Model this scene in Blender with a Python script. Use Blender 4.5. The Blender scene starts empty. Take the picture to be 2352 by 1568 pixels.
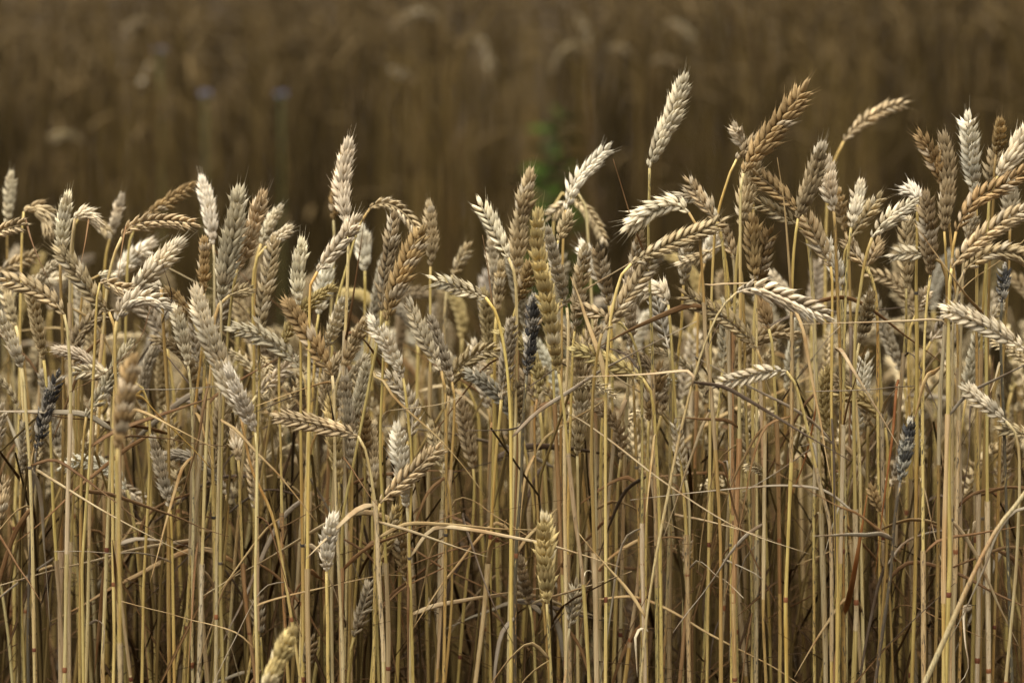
import bpy, math, random
import numpy as np
from mathutils import Vector, Matrix, Quaternion

random.seed(11); rng = np.random.default_rng(7)
S = bpy.context.scene
C = S.collection

# ------------------------------------------------------------------ camera
D0 = 3.375            # metres from the lens to the row of ears in focus
H = 1.2               # lens height
PITCH = 0.126
LENS, SENSOR = 135.0, 36.0
cam_d = bpy.data.cameras.new('camera'); cam = bpy.data.objects.new('camera', cam_d); C.objects.link(cam)
cam.location = (0, 0, H); cam.rotation_euler = (math.pi/2 - PITCH, 0, 0)
cam_d.lens = LENS; cam_d.sensor_width = SENSOR; cam_d.clip_start = 0.05; cam_d.clip_end = 2000
cam_d.dof.use_dof = True; cam_d.dof.focus_distance = 3.395; cam_d.dof.aperture_fstop = 4.6
S.camera = cam

# ------------------------------------------------------------------ light: overcast day
SUN_EL, SUN_AZ = math.radians(73), math.radians(218)      # azimuth clockwise from +Y: from the left, behind the camera
W = bpy.data.worlds.new('World'); S.world = W; W.use_nodes = True
nt = W.node_tree; nt.nodes.clear()
sky = nt.nodes.new('ShaderNodeTexSky'); sky.sky_type = 'NISHITA'; sky.sun_disc = False
sky.sun_elevation = SUN_EL; sky.sun_rotation = SUN_AZ; sky.dust_density = 4.0; sky.air_density = 1.0; sky.ozone_density = 1.0
hs = nt.nodes.new('ShaderNodeHueSaturation'); hs.inputs['Saturation'].default_value = 0.05
bg = nt.nodes.new('ShaderNodeBackground'); bg.inputs['Strength'].default_value = 0.05
wo = nt.nodes.new('ShaderNodeOutputWorld')
nt.links.new(sky.outputs[0], hs.inputs['Color']); nt.links.new(hs.outputs[0], bg.inputs[0]); nt.links.new(bg.outputs[0], wo.inputs[0])
sl = bpy.data.lights.new('sun', 'SUN'); sun = bpy.data.objects.new('sun', sl); C.objects.link(sun)
sl.energy = 3.4; sl.angle = math.radians(90); sl.color = (1.0, 0.965, 0.89)
sd = Vector((math.sin(SUN_AZ)*math.cos(SUN_EL), math.cos(SUN_AZ)*math.cos(SUN_EL), math.sin(SUN_EL)))
sun.rotation_euler = sd.to_track_quat('Z', 'Y').to_euler(); sun.location = (0, 0, 20)

S.view_settings.view_transform = 'Standard'; S.view_settings.look = 'None'
S.view_settings.exposure = 1.46; S.view_settings.gamma = 1.0; S.view_settings.use_curve_mapping = False
S.cycles.use_denoising = True
S.cycles.max_bounces = 6; S.cycles.diffuse_bounces = 2; S.cycles.transmission_bounces = 3; S.cycles.glossy_bounces = 2
S.cycles.use_adaptive_sampling = True; S.cycles.adaptive_threshold = 0.012

# ------------------------------------------------------------------ pixel (of a 2352 x 1568 picture) to a point on the plane y = Y
F = np.array((0, math.cos(PITCH), -math.sin(PITCH))); U = np.array((0, math.sin(PITCH), math.cos(PITCH))); R = np.array((1., 0, 0))
PXW = SENSOR/LENS/2352
def at(px, py, Y):
    d = F + R*((px-1176)*PXW) - U*((py-784)*PXW)
    t = Y/d[1]
    return np.array((d[0]*t, Y, H + d[2]*t))
def to_px(p):
    v = np.array(p) - np.array((0, 0, H)); z = v @ F
    return 1176 + (v[0]/z)/PXW, 784 - ((v @ U)/z)/PXW

# ------------------------------------------------------------------ materials
class N:
    def __init__(s, name):
        s.m = bpy.data.materials.new(name); s.m.use_nodes = True; s.t = s.m.node_tree
        s.t.nodes.clear(); s.out = s.n('ShaderNodeOutputMaterial')
    def n(s, typ, **kw):
        x = s.t.nodes.new(typ)
        for k, v in kw.items(): setattr(x, k, v)
        return x
    def set(s, sock, v):
        if hasattr(v, 'is_output') or isinstance(v, bpy.types.NodeSocket): s.t.links.new(v, sock)
        elif isinstance(v, (tuple, list)) and len(v) == 3 and sock.type == 'RGBA': sock.default_value = (*v, 1)
        else: sock.default_value = v
    def math(s, op, a, b=0.5, clamp=False):
        x = s.n('ShaderNodeMath', operation=op, use_clamp=clamp); s.set(x.inputs[0], a); s.set(x.inputs[1], b); return x.outputs[0]
    def mix(s, f, a, b, mode='MIX'):
        x = s.n('ShaderNodeMixRGB', blend_type=mode); s.set(x.inputs[0], f); s.set(x.inputs[1], a); s.set(x.inputs[2], b); return x.outputs[0]
    def step(s, v, lo, hi, a=0.0, b=1.0):
        x = s.n('ShaderNodeMapRange', interpolation_type='SMOOTHSTEP'); s.set(x.inputs[0], v); s.set(x.inputs[1], lo); s.set(x.inputs[2], hi)
        s.set(x.inputs[3], a); s.set(x.inputs[4], b); return x.outputs[0]
    def noise(s, vec, scale, detail=3, rough=0.55, w=None):
        x = s.n('ShaderNodeTexNoise', noise_dimensions='4D' if w is not None else '3D')
        s.set(x.inputs['Vector'], vec); x.inputs['Scale'].default_value = scale; x.inputs['Detail'].default_value = detail
        x.inputs['Roughness'].default_value = rough
        if w is not None: s.set(x.inputs['W'], w)
        return x.outputs['Fac']
    def mapping(s, vec, scale):
        x = s.n('ShaderNodeMapping'); s.set(x.inputs['Vector'], vec); x.inputs['Scale'].default_value = scale; return x.outputs[0]
    def finish(s, col, rough=0.6, height=None, bump=0.3, dist=0.0005, trans=0.0, spec=0.35):
        p = s.n('ShaderNodeBsdfPrincipled'); s.set(p.inputs['Base Color'], col); s.set(p.inputs['Roughness'], rough)
        p.inputs['Specular IOR Level'].default_value = spec
        if height is not None:
            b = s.n('ShaderNodeBump'); b.inputs['Strength'].default_value = bump; b.inputs['Distance'].default_value = dist
            s.set(b.inputs['Height'], height); s.t.links.new(b.outputs[0], p.inputs['Normal'])
        sh = p.outputs[0]
        if trans:
            t = s.n('ShaderNodeBsdfTranslucent'); s.set(t.inputs['Color'], col)
            mx = s.n('ShaderNodeMixShader'); mx.inputs[0].default_value = trans
            s.t.links.new(sh, mx.inputs[1]); s.t.links.new(t.outputs[0], mx.inputs[2]); sh = mx.outputs[0]
        s.t.links.new(sh, s.out.inputs[0]); return s.m

def vary(n, col, rnd, lo, hi):
    x = n.n('ShaderNodeMixRGB', blend_type='MULTIPLY'); x.inputs[0].default_value = 1
    n.set(x.inputs[1], col); g = n.math('ADD', n.math('MULTIPLY', rnd, hi-lo), lo); n.set(x.inputs[2], g); return x.outputs[0]

def mat_husk():
    n = N('wheat_husk'); oi = n.n('ShaderNodeObjectInfo'); tc = n.n('ShaderNodeTexCoord')
    w = n.math('MULTIPLY', oi.outputs['Random'], 57.0)
    sep = n.n('ShaderNodeSeparateXYZ'); n.set(sep.inputs[0], tc.outputs['Object'])
    nerves = n.noise(n.mapping(tc.outputs['Object'], (2600, 2600, 90)), 1.0, 2, 0.5, w)
    blotch = n.noise(tc.outputs['Object'], 330, 3, 0.6, w)
    col = vary(n, oi.outputs['Color'], oi.outputs['Random'], 0.80, 1.18)
    col = n.mix(n.step(nerves, 0.38, 0.78, 0.0, 0.32), col, n.mix(1.0, col, (0.62, 0.50, 0.36), 'MULTIPLY'))
    col = n.mix(n.step(blotch, 0.54, 0.78, 0.0, 0.5), col, n.mix(1.0, col, (0.72, 0.52, 0.30), 'MULTIPLY'))
    # darkened beaks at the husk ends of many spikelets
    tip = n.math('MULTIPLY', n.step(sep.outputs['Z'], 0.0085, 0.0118), n.step(oi.outputs['Random'], 0.35, 0.95, 0.0, 0.6))
    col = n.mix(tip, col, (0.07, 0.05, 0.035))
    sn = n.noise(tc.outputs['Object'], 420, 4, 0.7, w)
    lim = n.math('SUBTRACT', 0.86, n.math('MULTIPLY', oi.outputs['Alpha'], 0.55))
    soot = n.step(n.math('SUBTRACT', sn, lim), -0.03, 0.07, 0.0, 0.9)
    col = n.mix(soot, col, (0.022, 0.022, 0.024))
    return n.finish(col, 0.5, nerves, 0.3, 0.0005, 0.26, 0.15)

def mat_straw():
    n = N('wheat_straw'); oi = n.n('ShaderNodeObjectInfo'); tc = n.n('ShaderNodeTexCoord')
    w = n.math('MULTIPLY', oi.outputs['Random'], 91.0)
    fib = n.noise(n.mapping(tc.outputs['Object'], (1500, 1500, 14)), 1.0, 3, 0.6, w)
    big = n.noise(n.mapping(tc.outputs['Object'], (60, 60, 9)), 1.0, 3, 0.55, w)
    hue = n.noise(n.mapping(tc.outputs['Object'], (14, 14, 5)), 1.0, 2, 0.5, n.math('ADD', w, 13.0))
    col = vary(n, oi.outputs['Color'], oi.outputs['Random'], 0.78, 1.2)
    col = n.mix(n.step(fib, 0.36, 0.66, 0.0, 0.7), col, n.mix(1.0, col, (0.56, 0.43, 0.26), 'MULTIPLY'))
    col = n.mix(n.step(big, 0.50, 0.74, 0.0, 0.5), col, n.mix(1.0, col, (0.90, 0.66, 0.36), 'MULTIPLY'))
    col = n.mix(n.step(hue, 0.54, 0.72, 0.0, 0.55), col, n.mix(1.0, col, (0.78, 0.46, 0.34), 'MULTIPLY'))
    sp = n.noise(n.mapping(tc.outputs['Object'], (900, 900, 150)), 1.0, 4, 0.7, w)
    lim = n.math('SUBTRACT', 0.67, n.math('MULTIPLY', oi.outputs['Alpha'], 0.33))
    col = n.mix(n.step(n.math('SUBTRACT', sp, lim), 0.0, 0.06, 0.0, 0.85), col, (0.03, 0.03, 0.03))
    return n.finish(col, 0.42, fib, 0.35, 0.0004, 0.0, 0.22)

def mat_leaf():
    n = N('dry_leaf'); oi = n.n('ShaderNodeObjectInfo'); tc = n.n('ShaderNodeTexCoord')
    w = n.math('MULTIPLY', oi.outputs['Random'], 77.0)
    fib = n.noise(n.mapping(tc.outputs['Object'], (500, 500, 500)), 1.0, 4, 0.65, w)
    big = n.noise(tc.outputs['Object'], 45, 3, 0.6, w)
    col = vary(n, oi.outputs['Color'], oi.outputs['Random'], 0.75, 1.2)
    col = n.mix(n.step(big, 0.42, 0.7, 0.0, 0.7), col, n.mix(1.0, col, (0.62, 0.44, 0.28), 'MULTIPLY'))
    col = n.mix(n.step(fib, 0.6, 0.75, 0.0, 0.6), col, (0.045, 0.035, 0.028))
    return n.finish(col, 0.6, fib, 0.3, 0.0005, 0.10, 0.12)

def mat_tint(name, rough=0.65, trans=0.08):
    n = N(name); at_ = n.n('ShaderNodeAttribute', attribute_name='tint'); tc = n.n('ShaderNodeTexCoord')
    nz = n.noise(n.mapping(tc.outputs['Object'], (300, 300, 20)), 1.0, 3, 0.6)
    col = n.mix(n.step(nz, 0.4, 0.72, 0.0, 0.55), at_.outputs['Color'], n.mix(1.0, at_.outputs['Color'], (0.62, 0.48, 0.32), 'MULTIPLY'))
    return n.finish(col, rough, nz, 0.2, 0.0004, trans, 0.06)

def mat_node():
    n = N('stem_node'); oi = n.n('ShaderNodeObjectInfo')
    col = n.mix(oi.outputs['Random'], (0.10, 0.028, 0.012), (0.22, 0.085, 0.03)); return n.finish(col, 0.5)
def mat_collar():
    n = N('sheath_collar'); oi = n.n('ShaderNodeObjectInfo')
    col = n.mix(oi.outputs['Random'], (0.035, 0.028, 0.022), (0.16, 0.12, 0.075)); return n.finish(col, 0.7)
def mat_soil():
    n = N('field_soil'); tc = n.n('ShaderNodeTexCoord')
    a = n.noise(tc.outputs['Object'], 9, 6, 0.65); b = n.noise(tc.outputs['Object'], 70, 5, 0.7)
    col = n.mix(n.step(a, 0.35, 0.7), (0.030, 0.020, 0.012), (0.055, 0.038, 0.023))
    col = n.mix(n.step(b, 0.5, 0.7, 0, 0.7), col, (0.16, 0.11, 0.06))
    return n.finish(col, 0.9, b, 0.8, 0.02, 0, 0.2)
def mat_plain(name, c1, c2, rough=0.6, trans=0.1):
    n = N(name); oi = n.n('ShaderNodeObjectInfo'); tc = n.n('ShaderNodeTexCoord')
    nz = n.noise(tc.outputs['Object'], 120, 3, 0.6)
    return n.finish(n.mix(nz, c1, c2), rough, nz, 0.2, 0.001, trans, 0.06)
M = dict(husk=mat_husk(), straw=mat_straw(), leaf=mat_leaf(), node=mat_node(), collar=mat_collar(), soil=mat_soil(),
         stand=mat_tint('wheat_stand_straw'), weed=mat_plain('weed_green', (0.018, 0.032, 0.004), (0.034, 0.052, 0.008), .95, .05),
         weedstem=mat_plain('weed_stem', (0.06, 0.09, 0.03), (0.10, 0.11, 0.05)),
         blue=mat_plain('petal_blue', (0.15, 0.145, 0.24), (0.24, 0.23, 0.32)), calyx=mat_plain('calyx', (0.08, 0.09, 0.04), (0.14, 0.13, 0.07)))

# ------------------------------------------------------------------ mesh helpers
def mesh(name, V, Fs, mat, smooth=True):
    m = bpy.data.meshes.new(name); V = np.asarray(V, dtype=float)
    m.from_pydata(V.tolist(), [], [tuple(f) for f in Fs]); m.materials.append(mat)
    if smooth: m.polygons.foreach_set('use_smooth', [True]*len(m.polygons))
    return m
def obj(name, data, parent=None, color=None):
    o = bpy.data.objects.new(name, data); C.objects.link(o)
    if parent is not None: o.parent = parent
    if color is not None: o.color = color
    return o
def tag(o, label=None, cat=None, group=None, kind=None):
    if label: o['label'] = label
    if cat: o['category'] = cat
    if group: o['group'] = group
    if kind: o['kind'] = kind
    return o
def norm(v): return v/(np.linalg.norm(v)+1e-12)
def tube(P, r, k=7, ry=None, ref=(0, -1, 0.13), twist=None):
    """swept tube with rings along P; r, ry = the two half widths"""
    P = np.asarray(P); n = len(P); r = np.broadcast_to(r, (n,)); ry = r if ry is None else np.broadcast_to(ry, (n,))
    T = np.gradient(P, axis=0); T /= np.linalg.norm(T, axis=1)[:, None]+1e-12
    b = np.cross(T[0], np.asarray(ref, float)); b = norm(b if np.linalg.norm(b) > 1e-3 else np.cross(T[0], (1, 0, 0)))
    V = []; a = np.arange(k)*2*math.pi/k
    for i in range(n):
        b = norm(b - T[i]*(b @ T[i])); nn = np.cross(b, T[i]); bb, cc = b, nn
        if twist is not None:
            c, s = math.cos(twist[i]), math.sin(twist[i]); bb, cc = b*c+nn*s, nn*c-b*s
        V.append(P[i] + np.outer(np.cos(a)*r[i], bb) + np.outer(np.sin(a)*ry[i], cc))
    V = np.concatenate(V); Fs = []
    for i in range(n-1):
        for j in range(k):
            j2 = (j+1) % k; Fs.append((i*k+j, i*k+j2, (i+1)*k+j2, (i+1)*k+j))
    Fs.append(tuple(range(k))[::-1]); Fs.append(tuple((n-1)*k+j for j in range(k)))
    return V, Fs
def spline(P, per=10):
    P = np.asarray(P, float); Q = np.vstack([2*P[0]-P[1], P, 2*P[-1]-P[-2]]); out = []; idx = [0]
    for i in range(1, len(Q)-2):
        p0, p1, p2, p3 = Q[i-1:i+3]
        # centripetal-like tangents
        d1 = np.linalg.norm(p2-p1); m1 = (p2-p0)/(np.linalg.norm(p2-p1)+np.linalg.norm(p1-p0)+1e-9)*d1; m2 = (p3-p1)/(np.linalg.norm(p3-p2)+np.linalg.norm(p2-p1)+1e-9)*d1
        for k in range(per):
            t = k/per; t2, t3 = t*t, t*t*t
            out.append((2*t3-3*t2+1)*p1 + (t3-2*t2+t)*m1 + (-2*t3+3*t2)*p2 + (t3-t2)*m2)
        idx.append(len(out))
    out.append(P[-1]); return np.array(out), idx
def resample(P, step):
    s = np.concatenate([[0], np.cumsum(np.linalg.norm(np.diff(P, axis=0), axis=1))]); L = s[-1]
    n = max(3, int(round(L/step))+1); q = np.linspace(0, L, n)
    return np.stack([np.interp(q, s, P[:, i]) for i in range(3)], 1), q, L
def lerp_at(P, s):
    c = np.concatenate([[0], np.cumsum(np.linalg.norm(np.diff(P, axis=0), axis=1))])
    return np.array([np.interp(s, c, P[:, i]) for i in range(3)])

# ------------------------------------------------------------------ spikelets (shared meshes)
def husk(base, tx, ty, L, w, th, beak, k=6, rings=((0, .42), (.13, .82), (.32, 1.), (.54, .86), (.74, .52), (.9, .2), (1, .05))):
    V = []; ct = [(t, f) for t, f in rings]
    if beak: ct.append((1+beak, .02))
    d = norm(np.array((math.tan(tx), math.tan(ty), 1.0)))
    sx = norm(np.array((1, 0, 0)) - d*d[0]); sy = np.cross(d, sx)
    for t, f in ct:
        bow = -0.02*L*(t*t)               # husk tips curl a little back towards the axis
        c = np.array(base) + d*(t*L) + sx*bow*math.copysign(1, tx+1e-6)*0.5 - sy*0.03*L*t*t*(1 if ty > 0.02 else -1 if ty < -0.02 else 0)
        for j in range(k):
            a = 2*math.pi*j/k
            V.append(c + sx*math.cos(a)*th*.5*f*(1.15 if math.cos(a) > 0.9 else 1) + sy*math.sin(a)*w*.5*f)
    Fs = []
    for i in range(len(ct)-1):
        for j in range(k): Fs.append((i*k+j, i*k+(j+1) % k, (i+1)*k+(j+1) % k, (i+1)*k+j))
    Fs.append(tuple(range(k))[::-1]); return np.array(V), Fs
def merge(parts):
    V, Fs, o = [], [], 0
    for v, f in parts:
        V.append(v); Fs += [tuple(i+o for i in q) for q in f]; o += len(v)
    return np.concatenate(V), Fs
def spikelet_geo(r, spread=1.0, awn=0.0, k=6, low=False):
    mm = 0.001; u = lambda a, b: r.uniform(a, b)
    rg = ((0, .5), (.35, 1.), (.72, .7), (1, .05)) if low else ((0, .42), (.13, .82), (.32, 1.), (.54, .86), (.74, .52), (.9, .2), (1, .05))
    ps = []
    for s in (-1, 1):
        ps.append(husk((0.3*mm, s*1.3*mm, 0), u(.02, .10), s*u(.28, .46)*spread, u(8.2, 9.6)*mm, 3.4*mm, 3.0*mm, u(.1, .35), k, rg))
        ps.append(husk((0.8*mm, s*1.0*mm, 1.2*mm), u(.0, .12), s*u(.12, .26)*spread, u(10.4, 12.2)*mm, 3.3*mm, 3.1*mm, u(.15, .4)+awn*u(.2, 1.), k, rg))
    ps.append(husk((1.5*mm, u(-.3, .3)*mm, 2.6*mm), u(.06, .2), u(-.08, .08), u(9, 10.5)*mm, 2.9*mm, 2.9*mm, u(.05, .2)+awn*u(0, .8), k, rg))
    return merge(ps)
r0 = random.Random(3)
SPK = [mesh('spikelet', *spikelet_geo(r0, 1.0), M['husk']) for _ in range(7)]
SPK_OPEN = [mesh('spikelet_open', *spikelet_geo(r0, 1.5, 0.12), M['husk']) for _ in range(5)]
SPK_AWN = [mesh('spikelet_awned', *spikelet_geo(r0, 0.85, 0.75), M['husk']) for _ in range(4)]
SPK_LOW = [spikelet_geo(r0, 1.15, 0.1, 4, True) for _ in range(4)]
def ring_mesh(name, mat, prof, k=12):
    V = []; Fs = []
    for z, q in prof:
        for j in range(k):
            a = 2*math.pi*j/k; V.append((q*math.cos(a), q*math.sin(a), z))
    for i in range(len(prof)-1):
        for j in range(k): Fs.append((i*k+j, i*k+(j+1) % k, (i+1)*k+(j+1) % k, (i+1)*k+j))
    return mesh(name, V, Fs, mat)
NODE = ring_mesh('node', M['node'], [(-.5, .98), (-.3, 1.12), (0, 1.18), (.3, 1.12), (.5, .98)])
COLLAR = ring_mesh('collar', M['collar'], [(-.5, 1.0), (-.2, 1.25), (.2, 1.3), (.55, 1.42), (.45, 1.2)])

# ------------------------------------------------------------------ tones: linear albedo + mottling
TONE = dict(tan=((.50, .385, .215), .10, 'tan'), pale=((.68, .58, .40), .07, 'pale'), white=((.84, .76, .58), .02, 'bleached white'),
            brown=((.39, .265, .12), .12, 'brown'), yellow=((.57, .44, .19), .14, 'yellowish'), grey=((.48, .40, .265), .20, 'greyish'),
            dark=((.31, .235, .13), .30, 'dark brown'), far_dim=((.22, .165, .085), .05, 'dimmed'), soot=((.36, .32, .25), .72, 'blackened'))  # far ears get a darkened tone in place of the dim light there
def jitter(c, a=0.10):
    k = random.uniform(1-a, 1+a); return tuple(max(.01, x*k*random.uniform(.98, 1.02)) for x in c)
def straw_colour(soot=False):
    c = random.choice([(.50, .395, .15), (.48, .37, .125), (.52, .425, .205), (.44, .335, .12), (.48, .395, .215), (.36, .25, .09), (.48, .38, .145)])
    c = jitter(c, .12)
    return (*c, 0.9 if soot else random.choice([.05, .1, .2, .3, .42]))
LEAFC = dict(brown=(.17, .095, .04), dark=(.10, .07, .045), tan=(.36, .25, .115), beige=(.42, .32, .18), grey=(.27, .22, .15), pale=(.58, .49, .33), rust=(.24, .10, .03), ochre=(.36, .22, .06))

def frame_matrix(x, y, z, p, sx, sy=None, sz=None):
    sy = sx if sy is None else sy; sz = sx if sz is None else sz
    return Matrix(((x[0]*sx, y[0]*sy, z[0]*sz, p[0]), (x[1]*sx, y[1]*sy, z[1]*sz, p[1]), (x[2]*sx, y[2]*sy, z[2]*sz, p[2]), (0, 0, 0, 1)))

def spk_tone(col, f, ph0):
    # weathering runs along the ear in patches: some husks bleached, some browner
    k = 1 + .16*math.sin(f*7+ph0) + random.uniform(-.14, .14); c = [x*k for x in col]; u = random.random()
    if u < .12: c = [x*.6+y*.4 for x, y in zip(c, (.74, .66, .50))]
    elif u < .24: c = [x*.62+y*.38 for x, y in zip(c, (.24, .15, .06))]
    m = max(1, max(c)/.84); return tuple(max(.02, x/m) for x in c)
PLANTS = []     # (root, stem points in pixels, stem points in the world) for attaching the traced leaves
def build_ear(parent, E, rootp, tone, roll, w, open_, joined):
    """E: polyline of the ear axis, base to tip, in the world"""
    col, soot, _ = TONE[tone]; col = jitter(col, .08)
    Pd, q, L = resample(E, 0.004)
    base = Pd[0]
    o = obj('ear', None, parent) if False else None
    rr = np.linspace(0.0011, 0.0006, len(Pd))
    V, Fs = tube(Pd - base, rr, 5)
    n = int(np.clip(round(L/(0.0039*w**.35)), 8, 28)); tw0 = math.radians(roll); tw1 = tw0 + random.uniform(-.5, .5)
    mats = []; ph0 = random.uniform(0, 6)
    for i in range(n+1):
        f = i/n; s = L*(0.02 + 0.90*f) if i < n else L*0.925
        p = lerp_at(Pd, s); T = norm(lerp_at(Pd, min(L, s+.004)) - lerp_at(Pd, max(0, s-.004)))
        view = np.array((0, -1, 0.12)); Sd = norm(np.cross(T, view)) if abs(T @ norm(view)) < .98 else np.array((1., 0, 0)); Nn = np.cross(Sd, T)
        a = tw0 + (tw1-tw0)*f + random.uniform(-.12, .12)
        row = Sd*math.cos(a) + Nn*math.sin(a)
        side = 1 if i % 2 else -1
        out = row*side
        size = 1.02*w*(0.50 + 0.50*min(1, f/.22))*(1.0 - 0.22*max(0, (f-.7)/.3))*random.uniform(.92, 1.08)
        tilt = (0.32 + 0.28*open_)*random.uniform(.7, 1.3) if i < n else 0.02
        z = norm(T*math.cos(tilt) + out*math.sin(tilt)); x = norm(out - z*(out @ z)); y = np.cross(z, x)
        ja = random.uniform(-.22, .22); x, y = x*math.cos(ja)+y*math.sin(ja), y*math.cos(ja)-x*math.sin(ja)
        pos = p - base + out*0.0010 if i < n else p - base
        mats.append((frame_matrix(x, y, z, pos, size, size*(1+.25*open_), size*random.uniform(.95, 1.08)), i, f))
    if joined:
        parts = [(V, Fs)]
        for m, i, f in mats:
            v, fs = random.choice(SPK_LOW); A = np.array(m); parts.append((v @ A[:3, :3].T + A[:3, 3], fs))
        V, Fs = merge(parts)
    ear = obj('ear', mesh('ear', V, Fs, M['husk']), parent, (*col, soot)); ear.location = base - rootp
    if not joined:
        for m, i, f in mats:
            pool = SPK_AWN if (f > .86 and random.random() < .75) else SPK_OPEN if random.random() < open_ else SPK
            sp = obj('spikelet', random.choice(pool), ear, (*spk_tone(col, f, ph0), min(1, soot*random.uniform(.6, 1.5)))); sp.matrix_basis = m
    return ear

def ribbon(P, width, thick=0.0004, seed=0, fold=True, taper=True, tw=None):
    """a dry leaf blade: a thin folded strip along P"""
    Pd, q, L = resample(P, 0.009); n = len(Pd); f = q/L
    wd = width*.5*(np.clip(f/.05, .45, 1)*(1-0.88*np.clip((f-.25)/.75, 0, 1)**1.2) if taper else np.ones(n))
    rs = random.Random(seed); a0 = rs.uniform(-.5, .9); a1 = rs.uniform(-2.2, 2.2) if tw is None else tw
    return tube(Pd, wd, 6, np.maximum(thick, wd*0.22), twist=a0 + a1*f)

def make_plant(ear_px, stem_px, d, tone, roll=20, w=1.0, label='', open_=0.25, joined=False, group=None, soot_stem=False, lean=0.0,
               thick=1.0, leaves=1, nodes=True, has_ear=True, stem_end_lean=None, straw=None):
    Y = D0 + d
    # ear_px runs tip to base, stem_px from there down
    dt = random.uniform(-.022, .022)
    n = len(ear_px)
    ear_w = [at(x, y, Y + (dt + lean)*(1 - i/max(1, n-1))) for i, (x, y) in enumerate(ear_px)][::-1] if has_ear else []
    if stem_px is None:
        bx, by = ear_px[-1]; px, py = ear_px[-2]; dx, dy = bx-px, by-py; l = math.hypot(dx, dy); dx /= l; dy /= l
        g = random.uniform(-45, 45)
        if dy > .5: stem_px = [(bx+dx*22, by+dy*26), (bx+dx*38, by+dy*30+60), (bx+dx*44+g*.4+random.uniform(-6, 6), by+300), (bx+dx*44+g, 1600)]
        elif dy > -.2: stem_px = [(bx+dx*16, by+dy*16+4), (bx+dx*34, by+dy*20+28), (bx+dx*42, by+90), (bx+dx*46+g*.5, by+320), (bx+dx*46+g, 1600)]
        else: stem_px = [(bx+dx*16, by+dy*16), (bx+dx*28+5*np.sign(dx), by+dy*20-4), (bx+dx*34+14*np.sign(dx), by+dy*10+14), (bx+dx*36+18*np.sign(dx), by+70), (bx+dx*38+20*np.sign(dx)+g, 1600)]
    st = [at(x, y, Y) for x, y in stem_px]
    last = st[-1]; prev = st[-2] if len(st) > 1 else ear_w[0]
    sl_ = (last[0]-prev[0])/max(.05, prev[2]-last[2]); sl_ = max(-.12, min(.12, sl_)) if stem_end_lean is None else stem_end_lean
    if last[2] > .52: sl_ *= .6
    down = []
    if last[2] > .30: down.append(np.array((last[0]+sl_*(last[2]-.25), Y+random.uniform(-.02, .02), .25)))
    lp = down[-1] if down else last
    down.append(np.array((lp[0]+sl_*lp[2]*.8, Y+random.uniform(-.05, .05), 0.0)))
    ctl = down[::-1] + st[::-1] + ear_w
    nb = len(down)+len(st)
    P, idx = spline(np.array(ctl), 10)
    if has_ear: cut = idx[nb]; stemP, E = P[:cut+1], P[cut:]
    else: stemP, E = P, None
    root = obj('wheat_plant', None); rp = np.array((stemP[0][0], stemP[0][1], 0.0)); root.location = rp; root.empty_display_size = .02
    tag(root, label, 'wheat', group)
    # stalk
    Q, q, L = resample(stemP, 0.013)
    kz = np.array([0, random.uniform(.3, .42), random.uniform(.48, .6), random.uniform(.66, .74), 2.0]); kx = np.array([0, *[random.uniform(-.0032, .0032) for _ in range(3)], 0])
    fade = np.clip((L-q)/.12, 0, 1); Q = Q.copy(); Q[:, 0] += np.interp(Q[:, 2], kz, kx)*fade; Q[:, 1] += np.interp(Q[:, 2], kz, kx[::-1])*fade
    r_low, r_top = 0.0019*thick*random.uniform(.72, 1.2), 0.0012*thick*random.uniform(.88, 1.12)
    z = Q[:, 2]; sheath_top = random.uniform(.56, .82) if nodes else 9
    s_sh = np.interp(sheath_top, z, q) if sheath_top < z.max()-.06 else None
    rad = r_low + (r_top-r_low)*np.clip((q - .35*L)/(.65*L), 0, 1)
    if s_sh is not None: rad = rad*np.where((q < s_sh) & (q > s_sh-.17), 1.16, 1.0)
    rad = rad*(1+.07*np.sin(q*random.uniform(25, 60)+random.uniform(0, 6)))
    V, Fs = tube(Q - rp, rad, 8)
    sc = straw or straw_colour(soot_stem)
    stalk = obj('stalk', mesh('stalk', V, Fs, M['straw']), root, sc)
    if s_sh is not None and random.random() < .8:
        q0 = np.linspace(max(.02, s_sh-random.uniform(.10, .2)), s_sh+.004, 14); PS = np.stack([np.interp(q0, q, Q[:, i]) for i in range(3)], 1)
        rs = np.interp(q0, q, rad)*np.linspace(1.06, 1.22, 14)*(1+.05*np.sin(q0*90)); rs[-2:] *= (1.12, 1.3)
        V, Fs = tube(PS - rp, rs, 8); cs = random.choice([(.47, .37, .21), (.42, .31, .16), (.50, .41, .26), (.36, .27, .15), (.33, .20, .09)])
        obj('sheath', mesh('sheath', V, Fs[:-2], M['straw']), root, (*jitter(cs, .1), random.choice([.05, .15, .25, .4])))
    def ring(name, data, s, hgt, k=1.0):
        p = lerp_at(Q, s); T = norm(lerp_at(Q, s+.006)-lerp_at(Q, s-.006)); x = norm(np.cross(T, (0, 1, 0))); y = np.cross(T, x)
        rr_ = float(np.interp(s, q, rad))*k; o = obj(name, data, root); o.matrix_basis = frame_matrix(x, y, T, p-rp, rr_, rr_, hgt); return p, T
    anchors = []
    if nodes:
        zz = random.uniform(.40, .60)
        if random.random() < .6 and zz < z.max()-.12: ring('node', NODE, float(np.interp(zz, z, q)), random.uniform(.0035, .0055), 1.02)
        if s_sh is not None: anchors.append(ring('collar', COLLAR, s_sh, .0028))
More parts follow.
